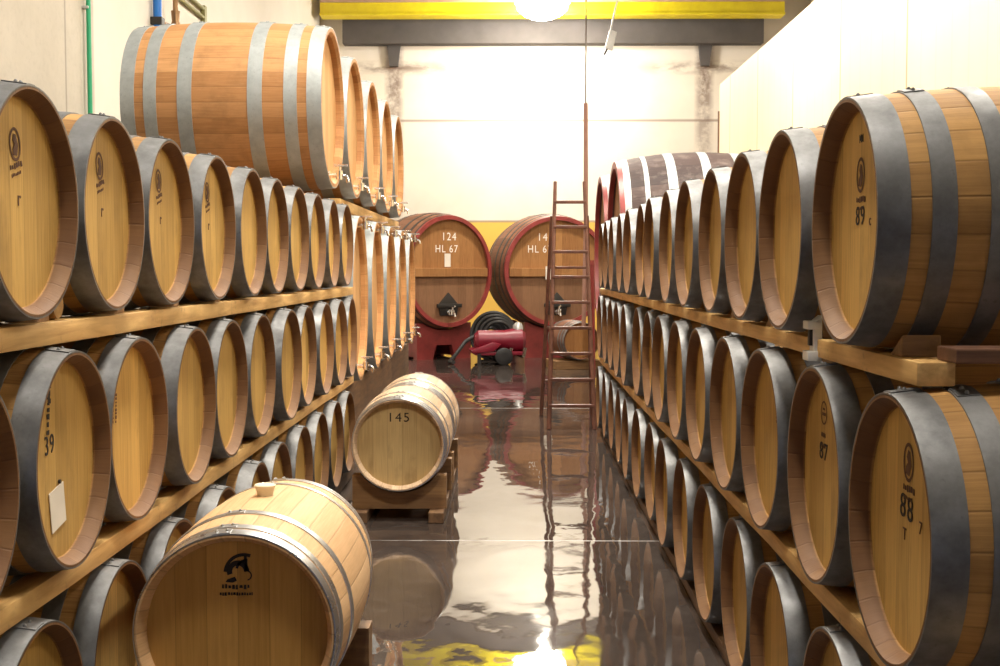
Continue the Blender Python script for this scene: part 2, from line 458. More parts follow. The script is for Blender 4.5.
def hoop(L, rh, rb, x0, x1, t=.0035, sy=1, sz=1, zc=0, n=64, rivets=True, rr=.006, rot=0.):
    p0, p1 = profile_r(x0, L, rh, rb), profile_r(x1, L, rh, rb)
    b = MB()
    b.rev([(x0, p0 - .002), (x0, p0 + t), ((x0 + x1) / 2, profile_r((x0 + x1) / 2, L, rh, rb) + t), (x1, p1 + t), (x1, p1 - .002)], n, sy, sz, zc)
    if rivets:
        xm = (x0 + x1) / 2
        pm = profile_r(xm, L, rh, rb) + t
        # the lap joint: a short raised tongue with two rivets
        vs = []
        m = 6
        for k_ in range(m):
            a = rot - .09 + .18 * k_ / (m - 1)
            for xx, rad in ((x0 + .003, p0 + t), (x0 + .003, p0 + t + .003), (x1 - .003, p1 + t + .003), (x1 - .003, p1 + t)):
                vs.append((xx, rad * sy * math.sin(a), zc + rad * sz * math.cos(a)))
        fs = [(0, 1, 2, 3), tuple((m - 1) * 4 + i for i in (3, 2, 1, 0))]
        for k_ in range(m - 1):
            for i in range(4):
                fs.append((k_ * 4 + i, k_ * 4 + (i + 1) % 4, (k_ + 1) * 4 + (i + 1) % 4, (k_ + 1) * 4 + i))
        b.add(vs, fs)
        for da in (-.05, .05):
            a = rot + da
            u = Vector((0, sy * math.sin(a), sz * math.cos(a)))
            c = Vector((xm, 0, zc)) + u * pm
            b.tube([c, c + u * .005, c + u * .009], [rr, rr * .9, rr * .35], 8)
    return b

L0, RH, TH, REC = .95, .300, .025, .047
#
def make_barrel(name, label, cat, group, ms, mh, mhoop, hoops, bung=False, bung_mat=None, rots=(.05, -.2, .15), L=L0, rh=RH, rb=RB, th=TH, rec=REC, n=64):
    t = thing(name, label, cat, (0, 0, 0), 0, group)
    staves(L, rh, rb, th, rec, n=n).build('staves', ms, t)
    for s in (-1, 1): head(L, rh, th, rec, s, zc=rb, n=n).build('head', mh, t)
    for s in (-1, 1):
        for i, (a, b) in enumerate(hoops):
            x0, x1 = sorted((s * (L / 2 - a), s * (L / 2 - b)))
            hoop(L, rh, rb, x0, x1, zc=rb, n=n, rot=rots[i % len(rots)]).build('hoop', mhoop, t)
    if bung:
        z = 2 * rb
        MB().rev([(z - .012, .026), (z + .012, .028), (z + .034, .036), (z + .037, .033), (z + .037, .001)], 20, closed=False, M=Matrix.Rotation(-PI / 2, 4, 'Y')).build('bung', bung_mat, t)
    return t

OLD = ((.0, .072), (.118, .172), (.245, .295))
ORD = ['first', 'second', 'third', 'fourth', 'fifth', 'sixth', 'seventh', 'eighth', 'ninth', 'tenth', 'eleventh', 'twelfth', 'thirteenth', 'fourteenth']

text_cache = {}
def text_mesh(s, size, mat):
    key = (s, size, mat.name)
    if key in text_cache: return text_cache[key]
    cu = bpy.data.curves.new('stamp', 'FONT'); cu.body = s; cu.size = size
    cu.align_x = 'CENTER'; cu.align_y = 'CENTER'; cu.extrude = .0006; cu.space_character = 1.18
    tmp = bpy.data.objects.new('stamp', cu); COL.objects.link(tmp)
    dg = bpy.context.evaluated_depsgraph_get()
    me = bpy.data.meshes.new_from_object(tmp.evaluated_get(dg))
    bpy.data.objects.remove(tmp); bpy.data.curves.remove(cu)
    me.materials.clear(); me.materials.append(mat)
    text_cache[key] = me
    return me
def stamp(parent, me, u, v, face_x, zc, roll=0, sx=1, name='stamp', label=None):
    """place a flat mark on the -x head: u to the viewer's right, v up"""
    o = put(me, name, parent)
    R = Matrix(((0, 0, -1), (-1, 0, 0), (0, 1, 0)))     # text x -> -y, text y -> z, normal -> -x
    R4 = R.to_4x4() @ Matrix.Rotation(roll, 4, 'Z') @ Matrix.Diagonal((sx, 1, 1, 1))
    o.matrix_local = Matrix.Translation((face_x - .0012, -u, zc + v)) @ R4
    if label: o['label'] = label
    return o
FX = -(L0 / 2 - REC)

def ring_mesh(ro, ri, mat, sx=1.0, n=28, extra=None):
    b = MB(); vs = []; fs = []
    for kz in (0, .0006):
        for r in (ro, ri):
            vs += [(r * sx * math.cos(2 * PI * i / n), r * math.sin(2 * PI * i / n), kz) for i in range(n)]
    for i in range(n):
        j = (i + 1) % n
        fs += [(i, j, n + j, n + i), (2 * n + i, 3 * n + i, 3 * n + j, 2 * n + j)]
    b.add(vs, fs)
    for poly in (extra or []):
        m = len(poly)
        b.add([(x, y, 0) for x, y in poly] + [(x, y, .0006) for x, y in poly], [tuple(range(m)), tuple(range(2 * m - 1, m - 1, -1))] + [(i, (i + 1) % m, m + (i + 1) % m, m + i) for i in range(m)])
    return b.mesh('emblem', mat, smooth=0)
def polys(ps, mat, name='emblem'):
    b = MB()
    for poly in ps:
        m = len(poly)
        b.add([(x, y, 0) for x, y in poly] + [(x, y, .0006) for x, y in poly], [tuple(range(m)), tuple(range(2 * m - 1, m - 1, -1))] + [(i, (i + 1) % m, m + (i + 1) % m, m + i) for i in range(m)])
    return b.mesh(name, mat, smooth=0)
def strokes(rows, mat, seed=1):
    """illegible worn small print: short uneven strokes"""
    rnd = random.Random(seed); ps = []
    for (x0, x1, y, h) in rows:
        x = x0
        while x < x1:
            w = h * rnd.uniform(.35, .8)
            yy = y + h * rnd.uniform(-.1, .1); hh = h * rnd.uniform(.6, 1)
            ps.append([(x, yy - hh / 2), (x + w, yy - hh / 2), (x + w * .9, yy + hh / 2), (x + w * .1, yy + hh / 2)])
            x += w + h * rnd.uniform(.15, .35)
    return polys(ps, mat, 'small_print')
oval_emblem = ring_mesh(.044, .036, M['brown_ink'], .78, extra=[[(-.018, -.026), (.006, -.030), (.020, -.006), (.010, .024), (-.004, .028), (-.012, .012), (-.004, .0), (-.016, -.01)]])
seal_emblem = ring_mesh(.034, .029, M['brown_ink'], 1, extra=[[(-.018, -.008), (.018, -.008), (.018, .001), (-.018, .001)], [(-.012, .008), (.012, .008), (.012, .014), (-.012, .014)]])
print_a = strokes([(-.034, .034, -.0, .016), (-.030, .03, -.022, .010)], M['brown_ink'], 3)
print_b = strokes([(-.05, .05, 0, .022)], M['ink'], 5)
print_c = strokes([(-.045, .045, 0, .016), (-.045, .045, -.03, .016)], M['brown_ink'], 9)

proto = make_barrel('oak_barrel', 'oak barrel', 'barrel', None, M['stave'], M['head'], M['hoop'], OLD)
used_proto = [False]
def place(x, y, z, rz, label, group):
    t = proto if not used_proto[0] else copy_tree(proto)
    used_proto[0] = True
    t.location = (x, y, z - RB); t.rotation_euler = (0, 0, rz)
    t['label'] = label; t['group'] = group
    return t

rows = {}
def row(key, side, xf, y0, pitch, n, z, label_of, group, jit=.013):
    out = []
    for i in range(n):
        r = random.Random(hash((key, i)) & 0xffff) if False else random.Random(len(key) * 977 + ord(key[0]) * 131 + ord(key[-1]) * 17 + i * 7919)
        dx = r.uniform(-jit, jit); a = r.uniform(-.012, .012)
        x = side * (xf + L0 / 2 + dx)
        out.append(place(x, y0 + pitch * i, z, (0 if side > 0 else PI) + a, label_of(i), group))
    rows[key] = out
    return out

ZR = (.38, 1.08, 1.775)
ZL = (.42, 1.125, 1.83)
PR, PL = .72, .67
def lab_rt(i):
    if i == 0: return 'oak barrel marked 89 on its head, top tier beside the cream panel partition'
    return '%s oak barrel behind the one marked 89, top tier beside the cream panel partition' % ORD[i - 1]
def lab_rm(i):
    if i == 0: return 'oak barrel marked 88 on its head, middle tier beside the cream panel partition'
    if i == 1: return 'oak barrel marked 87 under a round seal, middle tier beside the cream panel partition'
    return '%s oak barrel behind the one marked 87, middle tier beside the cream panel partition' % ORD[i - 2]
def lab_rb(i):
    return '%s oak barrel from the camera on the floor tier beside the cream panel partition' % ORD[i]
def lab_lt(i):
    return '%s oak barrel from the camera, top tier of the stack along the concrete wall' % ORD[i]
def lab_lm(i):
    if i == 1: return 'oak barrel with a paper tag pinned to its head, middle tier along concrete wall'
    if i == 0: return 'oak barrel in front of the paper-tagged one, middle tier along concrete wall'
    return '%s oak barrel behind the paper-tagged one, middle tier along concrete wall' % ORD[i - 2]
def lab_lb(i):
    return '%s oak barrel from the camera, dark floor tier along concrete wall' % ORD[i]
rt = row('rt', 1, .826, 3.05, PR, 13, ZR[2], lab_rt, 'top tier barrels by the cream partition')
rm = row('rm', 1, .843, 2.70, PR, 14, ZR[1], lab_rm, 'middle tier barrels by the cream partition')
rb_ = row('rb', 1, .850, 3.24, .735, 13, ZR[0], lab_rb, 'floor tier barrels by the cream partition')
lt = row('lt', -1, 1.252, 3.19, PL, 10, ZL[2], lab_lt, 'top tier barrels by the concrete wall')
lm = row('lm', -1, 1.232, 2.71, PL, 11, ZL[1], lab_lm, 'middle tier barrels by the concrete wall')
lb = row('lb', -1, 1.23, 3.15, PL, 10, ZL[0], lab_lb, 'floor tier barrels by the concrete wall')

# marks on the heads
def tm(s, size, mat): return text_mesh(s, size, mat)
stamp(rt[0], oval_emblem, .0, .115, FX, RB, name='emblem'); stamp(rt[0], print_a, .0, .055, FX, RB, name='small_print')
stamp(rt[0], tm('89', .066, M['ink']), .0, .012, FX, RB, sx=1.1); stamp(rt[0], tm('c', .04, M['brown_ink']), .085, .0, FX, RB)
stamp(rt[0], print_b, .0, .205, FX, RB, roll=.1, name='small_print', sx=.3)
stamp(rm[0], oval_emblem, .01, .150, FX, RB, name='emblem'); stamp(rm[0], print_a, .01, .092, FX, RB, name='small_print')
stamp(rm[0], tm('88', .076, M['ink']), .0, .045, FX, RB, roll=-.05, sx=1.1); stamp(rm[0], tm('7', .04, M['brown_ink']), .095, .02, FX, RB); stamp(rm[0], tm('T', .04, M['brown_ink']), -.01, -.015, FX, RB)
stamp(rm[1], seal_emblem, -.045, .168, FX, RB, name='emblem'); stamp(rm[1], tm('87', .070, M['ink']), -.045, .055, FX, RB, sx=1.2)
stamp(rm[1], print_c, -.05, .105, FX, RB, name='small_print', sx=.5)
stamp(rt[1], print_b, .13, .11, FX, RB, name='small_print', sx=.6); stamp(rt[1], tm('92', .075, M['red_ink']), .14, .035, FX, RB)
stamp(rm[2], print_c, .10, .12, FX, RB, roll=-1.4, name='small_print'); stamp(rm[2], print_b, .13, .05, FX, RB, roll=-1.4, name='small_print')
stamp(rt[2], tm('7', .06, M['ink']), .10, .03, FX, RB); stamp(rt[3], print_c, .10, .06, FX, RB, roll=1.5, name='small_print')
for q in (lt[0], lt[1], lt[2], lt[3]):
    stamp(q, oval_emblem, -.02, .15, FX, RB, roll=.2, name='emblem'); stamp(q, print_a, -.02, .095, FX, RB, roll=.25, name='small_print')
    stamp(q, tm('r', .06, M['brown_ink']), .0, .01, FX, RB)
stamp(lm[1], print_b, -.075, .215, FX, RB, roll=1.5, name='small_print'); stamp(lm[1], print_b, -.09, .13, FX, RB, roll=1.5, name='small_print')
stamp(lm[1], tm('39', .075, M['ink']), -.085, .05, FX, RB, roll=.05, sx=.9)
stamp(lm[2], print_c, -.15, .08, FX, RB, roll=1.5, name='small_print'); stamp(lm[3], print_c, -.15, .08, FX, RB, roll=1.5, name='small_print')
stamp(rb_[1], tm('3', .06, M['red_ink']), .12, .02, FX, RB)
pt = MB().box((0, 0, .001), (.11, .115, .002)).mesh('paper_tag', M['paper'], smooth=0)
stamp(lm[1], pt, -.035, -.13, FX, RB, roll=.16, name='paper_tag', label='cream paper tag')
pin = MB().tube([(0, 0, 0), (0, 0, .006)], .006, 8).mesh('pin', M['black_iron'])
stamp(lm[1], pin, -.02, -.06, FX, RB, name='pin')

# ------------------------------------------------------------------ timber rails and chocks
def rail(x, y0, y1, z0, z1, w, mat, label, cat='timber beam', group=None, seed=0):
    rnd = random.Random(seed); n = max(2, int((y1 - y0) / .5))
    b = MB(); vs, fs = [], []
    yc = (y0 + y1) / 2
    for i in range(n + 1):
        y = y0 + (y1 - y0) * i / n - yc
        j = [rnd.uniform(-.004, .004) for _ in range(4)]
        vs += [(-w / 2 + j[0], y, 0 + abs(j[1]) * .5), (w / 2 + j[2], y, 0 + abs(j[3]) * .5), (w / 2 + j[2], y, z1 - z0), (-w / 2 + j[0], y, z1 - z0)]
    for i in range(n):
        for q in range(4):
            fs.append((i * 4 + q, i * 4 + (q + 1) % 4, (i + 1) * 4 + (q + 1) % 4, (i + 1) * 4 + q))
    fs += [(3, 2, 1, 0), tuple(n * 4 + q for q in range(4))]
    b.add(vs, fs)
    o = b.build('timber_rail', mat, bevel=.005, smooth=30)
    o.location = (x, yc, z0)
    return tag(o, label, cat, group, 'thing')
RL = .3185
wr = dict(w=.10)
g1 = 'timber rails carrying the barrel tiers'
for k_, (zz0, zz1, ya) in enumerate(((ZR[0] + RL + .002, ZR[1] - RL - .002, 2.15), (ZR[1] + RL + .002, ZR[2] - RL - .002, 2.66))):
    tier = ('middle', 'top')[k_]
    rail(.843 + .08, ya, 12.45, zz0, zz1, .08, M['timber'], 'long pine rail under the aisle ends of the %s tier beside cream partition' % tier, group=g1, seed=k_)
    rail(.843 + L0 - .08, ya, 12.45, zz0, zz1, .08, M['timber'], 'long pine rail under the rear ends of the %s tier beside cream partition' % tier, group=g1, seed=10 + k_)
for k_, (zz0, zz1, ya) in enumerate(((ZL[0] + RL + .002, ZL[1] - RL - .002, 1.9), (ZL[1] + RL + .002, ZL[2] - RL - .002, 1.9))):
    tier = ('middle', 'top')[k_]
    rail(-1.24 - .08, ya, 9.74, zz0, zz1, .08, M['timber'], 'long pine rail under the aisle ends of the %s tier by concrete wall' % tier, group=g1, seed=20 + k_)
    rail(-1.24 - L0 + .08, ya, 9.74, zz0, zz1, .08, M['timber'], 'long pine rail under the rear ends of the %s tier by concrete wall' % tier, group=g1, seed=30 + k_)
rail(.85 + .08, 2.2, 12.45, 0, ZR[0] - RL - .002, .08, M['old_timber'], 'dark floor runner under aisle ends of the floor tier beside cream partition', group=g1, seed=41)
rail(.85 + L0 - .08, 2.2, 12.45, 0, ZR[0] - RL - .002, .08, M['old_timber'], 'dark floor runner under rear ends of the floor tier beside cream partition', group=g1, seed=42)
rail(-1.24 - .08, 2.2, 9.74, 0, ZL[0] - RL - .002, .08, M['old_timber'], 'dark floor runner under aisle ends of the floor tier by concrete wall', group=g1, seed=43)
rail(-1.24 - L0 + .08, 2.2, 9.74, 0, ZL[0] - RL - .002, .08, M['old_timber'], 'dark floor runner under rear ends of the floor tier by concrete wall', group=g1, seed=44)

def chock(x, y, z, d, label, w=.09):
    """wedge whose slope meets the barrel; d = direction of its tall side along y"""
    b = MB(); h = .052; l = .10
    b.add([(-w / 2, 0, 0), (w / 2, 0, 0), (-w / 2, d * l, 0), (w / 2, d * l, 0), (-w / 2, d * l, h), (w / 2, d * l, h), (-w / 2, d * .02, .006), (w / 2, d * .02, .006)],
          [(0, 1, 3, 2), (2, 3, 5, 4), (4, 5, 7, 6), (0, 6, 7, 1), (0, 2, 4, 6), (1, 7, 5, 3)])
    o = b.build('wooden_chock', M['old_timber_x'], bevel=.004, smooth=0)
    o.location = (x, y, z)
    return tag(o, label, 'wedge', 'wedges holding the top tier barrels')
for i in range(4):
    zt = ZR[2] - RL - .002
    chock(.843 + .10, 3.05 + PR * i - .13, zt, -1, 'pine wedge on the top rail before %s' % ('the barrel marked 89' if i == 0 else 'the %s barrel behind the 89 one' % ORD[i - 1]))
    zt = ZL[2] - RL - .002
    chock(-1.235 - .12, 3.19 + PL * i + .14, zt, 1, 'pine wedge behind the %s top tier barrel along the concrete wall' % ORD[i])
# log end between the first two left barrels
lg = MB().rev([(-.30, .035), (-.02, .045), (0, .04)], 20, closed=False, cap=True).build('log_block', M['timber_x'])
lg.location = (-1.31, 3.50, ZL[2] - RL + .043); lg.rotation_euler = (0, 0, 0)
tag(lg, 'round log end lying on the rail between the first two barrels by concrete wall', 'wood block')
# cross board and post at the near end of the right rack
bd = MB().box((0, 0, .016), (1.05, .12, .032)).build('cross_board', M['dark_board'], bevel=.004, smooth=0)
bd.location = (1.47, 2.665, ZR[2] - RL - .001); tag(bd, 'dark board laid across the rails in front of the barrel marked 89', 'board')
# white clip on the beam
cl = thing('white_bracket', 'small white bracket clipped on the top rail beside the barrel marked 89', 'bracket', (.843 + .040, 3.56, ZR[1] + RL + .022))
zz = ZR[2] - ZR[1] - 2 * RL
MB().prism([(-.012, -.03), (.012, -.03), (.012, zz + .045), (-.012, zz + .025)], -.028, .028).build('plate', M['white_plastic'], cl, bevel=.004)
MB().box((-.016, 0, zz * .5 + .01), (.012, .022, .05)).build('slot', M['black_iron'], cl, bevel=.002)
MB().box((-.012, -.004, -.015), (.04, .065, .028)).build('jaw', M['white_plastic'], cl, bevel=.003)
MB().box((-.012, -.004, zz + .016), (.04, .065, .024)).build('jaw', M['white_plastic'], cl, bevel=.003)

# ------------------------------------------------------------------ loose barrels in the aisle
NEWH = ((.0, .042), (.055, .088), (.205, .24))
nb = make_barrel('new_oak_barrel', 'pale new oak barrel with a dark emblem on its head and cream bung on top', 'barrel', None,
                 M['new_stave'], M['new_head'], M['new_hoop'], NEWH, True, M['bung'], rots=(.12, .10, .13), n=96)
nb.location = (-.83, 3.57 + L0 / 2, .57 - RB); nb.rotation_euler = (0, 0, PI / 2)
# emblem: a curling crest
def arc(cx, cy, r0, r1, a0, a1, n=12):
    o = [(cx + r0 * math.cos(a0 + (a1 - a0) * i / n), cy + r0 * math.sin(a0 + (a1 - a0) * i / n)) for i in range(n + 1)]
    q = [(cx + r1 * math.cos(a1 - (a1 - a0) * i / n), cy + r1 * math.sin(a1 - (a1 - a0) * i / n)) for i in range(n + 1)]
    return o + q
R_ = math.radians
crest = polys([arc(.004, -.006, .034, .018, R_(0), R_(200)), arc(.022, -.012, .062, .052, R_(70), R_(175)), arc(.03, -.002, .034, .026, R_(85), R_(170)),
               [(-.034, -.038), (-.028, -.03), (-.006, -.022), (.0, -.034), (-.012, -.04)], [(.022, .04), (.030, .045), (.034, .0), (.024, -.004)], arc(.03, -.018, .016, .012, R_(-80), R_(120))], M['ink'])
wordmark = strokes([(-.045, .042, 0, .014), (-.052, .048, -.022, .010)], M['ink'], 21)
stamp(nb, crest, .0, .185, FX, RB, name='emblem'); stamp(nb, wordmark, .0, .133, FX, RB, name='small_print')

PALEH = ((.0, .03), (.04, .07), (.08, .115), (.22, .25))
pb = make_barrel('pale_barrel', 'weathered barrel stencilled 145 lying on the low timber cradle', 'barrel', 'pair of barrels on the aisle cradle',
                 M['pale_stave'], M['pale_head'], M['new_hoop'], PALEH, False, rots=(.0, .02, -.02, .0))
pb.location = (-.75, 7.9 + L0 / 2, .505 - RB); pb.rotation_euler = (0, 0, PI / 2)
pb2 = copy_tree(pb); pb2.location = (-.75, 7.9 + L0 * 1.5 + .03, .505 - RB)
pb2['label'] = 'weathered barrel lying right behind the barrel stencilled 145'
stamp(pb, tm('145', .085, M['ink']), .0, .175, FX, RB, sx=1.05)

def cradle(x, y0, n, zc, label, mat):
    """two runners with a saddle block under each end of every barrel"""
    t = thing('barrel_cradle', label, 'cradle', (x, y0, 0))
    Ltot = n * (L0 + .03)
    rr = .305
    hb = zc - rr - .07
    rh_ = min(.12, hb * .55)
    for s in (-1, 1): MB().box((s * .25, Ltot / 2, rh_ / 2), (.10, Ltot + .1, rh_)).build('runner', M['old_timber'], t, bevel=.006, smooth=0)
    for i in range(n):
        for yy in (.13, L0 - .13):
            r2 = profile_r(L0 / 2 - .18, L0, RH, RB) + .008
            top = zc - .21
            hw = math.sqrt(max(.0001, r2 ** 2 - (zc - top) ** 2))
            pts = [(-.31, rh_), (.31, rh_), (.31, top)]
            m = 14
            a1 = math.asin(min(1, hw / r2))
            pts += [(r2 * math.sin(a1 - 2 * a1 * q / m), zc - r2 * math.cos(a1 - 2 * a1 * q / m)) for q in range(m + 1)]
            pts += [(-.31, top)]
            pts = [(px_, pz) for px_, pz in pts]
            yv = i * (L0 + .03) + yy
            MB().prism(pts, yv - .05, yv + .05).build('saddle', M['old_timber_x'], t, smooth=0)
    return t
cradle(-.75, 7.9, 2, .505, 'low timber cradle under the barrel stencilled 145 and the one behind it', None)
cradle(-.83, 3.57, 1, .57, 'low timber cradle under the pale new oak barrel', None)

# ------------------------------------------------------------------ taps
def tap(parent, x, y, z, s=1.0, d=-1, mat=None):
    """chrome tap sticking out along d*x"""
    m = mat or M['chrome']
    b = MB()
    b.tube([(0, 0, 0), (d * .025 * s, 0, 0)], .034 * s, 14)
    b.tube([(0, 0, 0), (d * .13 * s, 0, 0)], .017 * s, 12)
    b.tube([(d * .10 * s, 0, -.03 * s), (d * .10 * s, 0, .035 * s)], .026 * s, 14)
    b.tube([(d * .13 * s, 0, 0), (d * .155 * s, 0, -.012 * s), (d * .165 * s, 0, -.05 * s)], .014 * s, 12)
    o = b.build('tap', m, parent); o.location = (x, y, z)
    h = MB().tube([(d * .10 * s, 0, .03 * s), (d * .10 * s, 0, .065 * s), (d * .06 * s, 0, .075 * s), (d * .16 * s, 0, .075 * s)], .010 * s, 10).build('handle', m, o)
    return o

# ------------------------------------------------------------------ large casks
def make_cask(name, label, cat, group, L, rh, rb, th, rec, ms, mh, mhoop, hoops, sy=1, sz=1, zc=None, rim=None, n=80, t=.004, riv=.008):
    """rh, rb are unit radii scaled by sy, sz"""
    zc = rb * sz if zc is None else zc
    o = thing(name, label, cat, (0, 0, 0), 0, group)
    staves(L, rh, rb, th, rec, sy, sz, zc, n, th * .55, .02).build('staves', ms, o)
    for s in (-1, 1): head(L, rh, th, rec, s, sy, sz, zc, n).build('head', mh, o)
    for a, b in hoops:
        x0, x1 = -L / 2 + a, -L / 2 + b
        hoop(L, rh, rb, x0, x1, t, sy, sz, zc, n, rivets=True, rr=riv, rot=.2).build('hoop', mhoop, o)
    if rim:
        for s in (-1, 1):
            h = L / 2
            MB().rev([(s * (h + .004), rh - th - .002), (s * (h + .004), rh + .006), (s * (h - .05), profile_r(h - .05, L, rh, rb) + .006), (s * (h - .05), rh - th - .002)], n, sy, sz, zc).build('rim', rim, o)
    return o
LB = 1.38
def mirror(h, L): return list(h) + [(L - b, L - a) for a, b in reversed(h)]
HB = mirror([(.0, .10), (.165, .255), (.40, .50)], LB)
big = make_cask('large_cask', '', 'cask', 'large casks on the upper level', LB, .572, BIGR, .05, .06, M['big_stave'], M['big_head'], M['cask_hoop'], HB)
tap(big, -LB / 2 + .06, 0, BIGR - .485)
big_labels = ['large orange oak cask with broad hoops lying over the near barrels by concrete wall',
              'second large upper cask, directly behind the fully visible orange cask',
              'third large upper cask from the fully visible orange cask',
              'fourth large upper cask from the fully visible orange cask',
              'farthest large upper cask, seen edge-on before the left vat']
YBIG = [8.96 + 1.285 * i for i in range(5)]
ZBIG = 2.82
bigs = []
for i in range(5):
    o = big if i == 0 else copy_tree(big)
    o['label'] = big_labels[i]
    o.location = (-1.31 - LB / 2, YBIG[i], ZBIG - BIGR); o.rotation_euler = (0, 0, PI)
    bigs.append(o)
# oval casks below
LO = 1.7
HO = mirror([(.0, .09), (.17, .25), (.45, .55)], LO)
ov = make_cask('oval_cask', '', 'cask', 'tall oval casks on the lower level', LO, .93, 1.0, .07, .06, M['oval_stave'], M['big_head'], M['cask_hoop'], HO, sy=.56, sz=.75, zc=.75)
tap(ov, -LO / 2 + .06, 0, .75 + .62); tap(ov, -LO / 2 + .06, 0, .75 - .58)
YOV = [10.42 + 1.32 * i for i in range(5)]
ZOV = 1.40
ov_labels = ['tall orange oval cask standing right beyond the end of the small barrel stack',
             'second tall oval cask beyond the end of the small barrel stack',
             'third tall oval cask beyond the end of the small barrel stack',
             'fourth tall oval cask beyond the end of the small barrel stack',
             'last tall oval cask before the vat lettered 124']
for i in range(5):
    o = ov if i == 0 else copy_tree(ov)
    o['label'] = ov_labels[i]
    o.location = (-1.30 - LO / 2, YOV[i], ZOV - .75); o.rotation_euler = (0, 0, PI)
# timber sleepers for the large casks
rail(-1.30 - .22, 9.86, 16.4, 0, ZOV - .75 * profile_r(LO / 2 - .34, LO, .93, 1.0) - .008, .22, M['old_timber'], 'heavy dark sleeper beneath the aisle ends of the tall oval casks', seed=51, group='sleepers under the large casks')
rail(-1.30 - LO + .22, 9.86, 16.4, 0, ZOV - .75 * profile_r(LO / 2 - .34, LO, .93, 1.0) - .008, .22, M['old_timber'], 'heavy dark sleeper beneath the rear ends of the tall oval casks', seed=52, group='sleepers under the large casks')
rb2 = profile_r(LB / 2 - .21, LB, .572, BIGR) + .005
rl2 = ZOV + .75 * (profile_r(LO / 2 - .24, LO, .93, 1.0)) + .006
rail(-1.31 - .14, 9.86, 14.9, rl2, ZBIG - rb2, .11, M['timber'], 'pine rail between the upper large casks and the tall oval casks', seed=53, group='sleepers under the large casks')
rail(-1.31 - LB + .14, 8.4, 14.9, ZOV + .755 + .006, ZBIG - rb2, .10, M['timber'], 'pine rail below the rear ends of the upper large casks', seed=54, group='sleepers under the large casks')

# dark casks behind the right stack
LD = 1.92
HD = [(.03, .12), (.27, .32), (.52, .62), (.90, 1.0), (1.27, 1.38), (1.56, 1.64), (1.80, 1.92)]
dk = make_cask('weathered_cask', 'huge dark weathered cask with pale hoops behind the end of the barrel stack', 'cask', 'dark weathered casks beyond the barrel stack',
               LD, .98, 1.09, .07, .07, M['dark_stave'], M['vat_head'], M['cask_hoop'], HD, rim=M['red_paint'])
MB().rev([(2.10, .05), (2.18, .055), (2.20, .03)], 20, closed=False, cap=True, M=Matrix.Translation((.70, 0, 0)) @ Matrix.Rotation(-PI / 2, 4, 'Y')).build('bung', M['timber'], dk)
dk.location = (1.15 + LD / 2, 14.0, 1.88 - 1.09)
dk2 = copy_tree(dk); dk2.location = (1.15 + LD / 2, 16.27, 1.88 - 1.09)
dk2['label'] = 'second huge dark cask mostly hidden behind the first dark weathered cask'
def saddle_stand(name, label, x, y, r, zc, w, d, sep, rz, group, mat, arch=True, sy=1.0, top=None, shift=0):
    """two red painted plates with a hollow for the cask and an arched gap below"""
    t = thing(name, label, 'stand', (x, y, 0), rz, group)
    top = top if top is not None else zc - r * .62
    a1 = math.acos(min(1, (zc - top) / r))
    hw = r * sy * math.sin(a1)
    w = max(w, hw + .06)
    m = 20
    pts = [(-w, 0), (-w * .42, 0), (-w * .28, .26), (w * .28, .26), (w * .42, 0), (w, 0), (w, top)] if arch else [(-w, 0), (w, 0), (w, top)]
    pts += [(r * sy * math.sin(a1 - 2 * a1 * q / m), zc - r * math.cos(a1 - 2 * a1 * q / m)) for q in range(m + 1)]
    pts += [(-w, top)]
    for s in (-1, 1):
        pp = [p for p in pts if not (p[1] < top - .01 and abs(p[0]) < w - .001 and p[1] in (0, .26))] if s > 0 else pts
        MB().prism(pp, s * sep - d / 2, s * sep + d / 2).build('plate', mat, t, smooth=0)
    for s in (-1, 1):
        MB().box((s * w * .8, 0, .28), (.10, sep * 2 - d, .50)).build('stretcher', mat, t, bevel=.006, smooth=0)
    return t
for yy, nm in ((14.0, 'first'), (16.27, 'second')):
    saddle_stand('cask_stand', 'dark red stand under the %s huge dark weathered cask' % nm, 1.15 + LD / 2, yy, profile_r(.54, LD, .98, 1.09) + .012, 1.88, .8, .14, .62, PI / 2, 'red stands under the weathered casks', M['red_paint'])

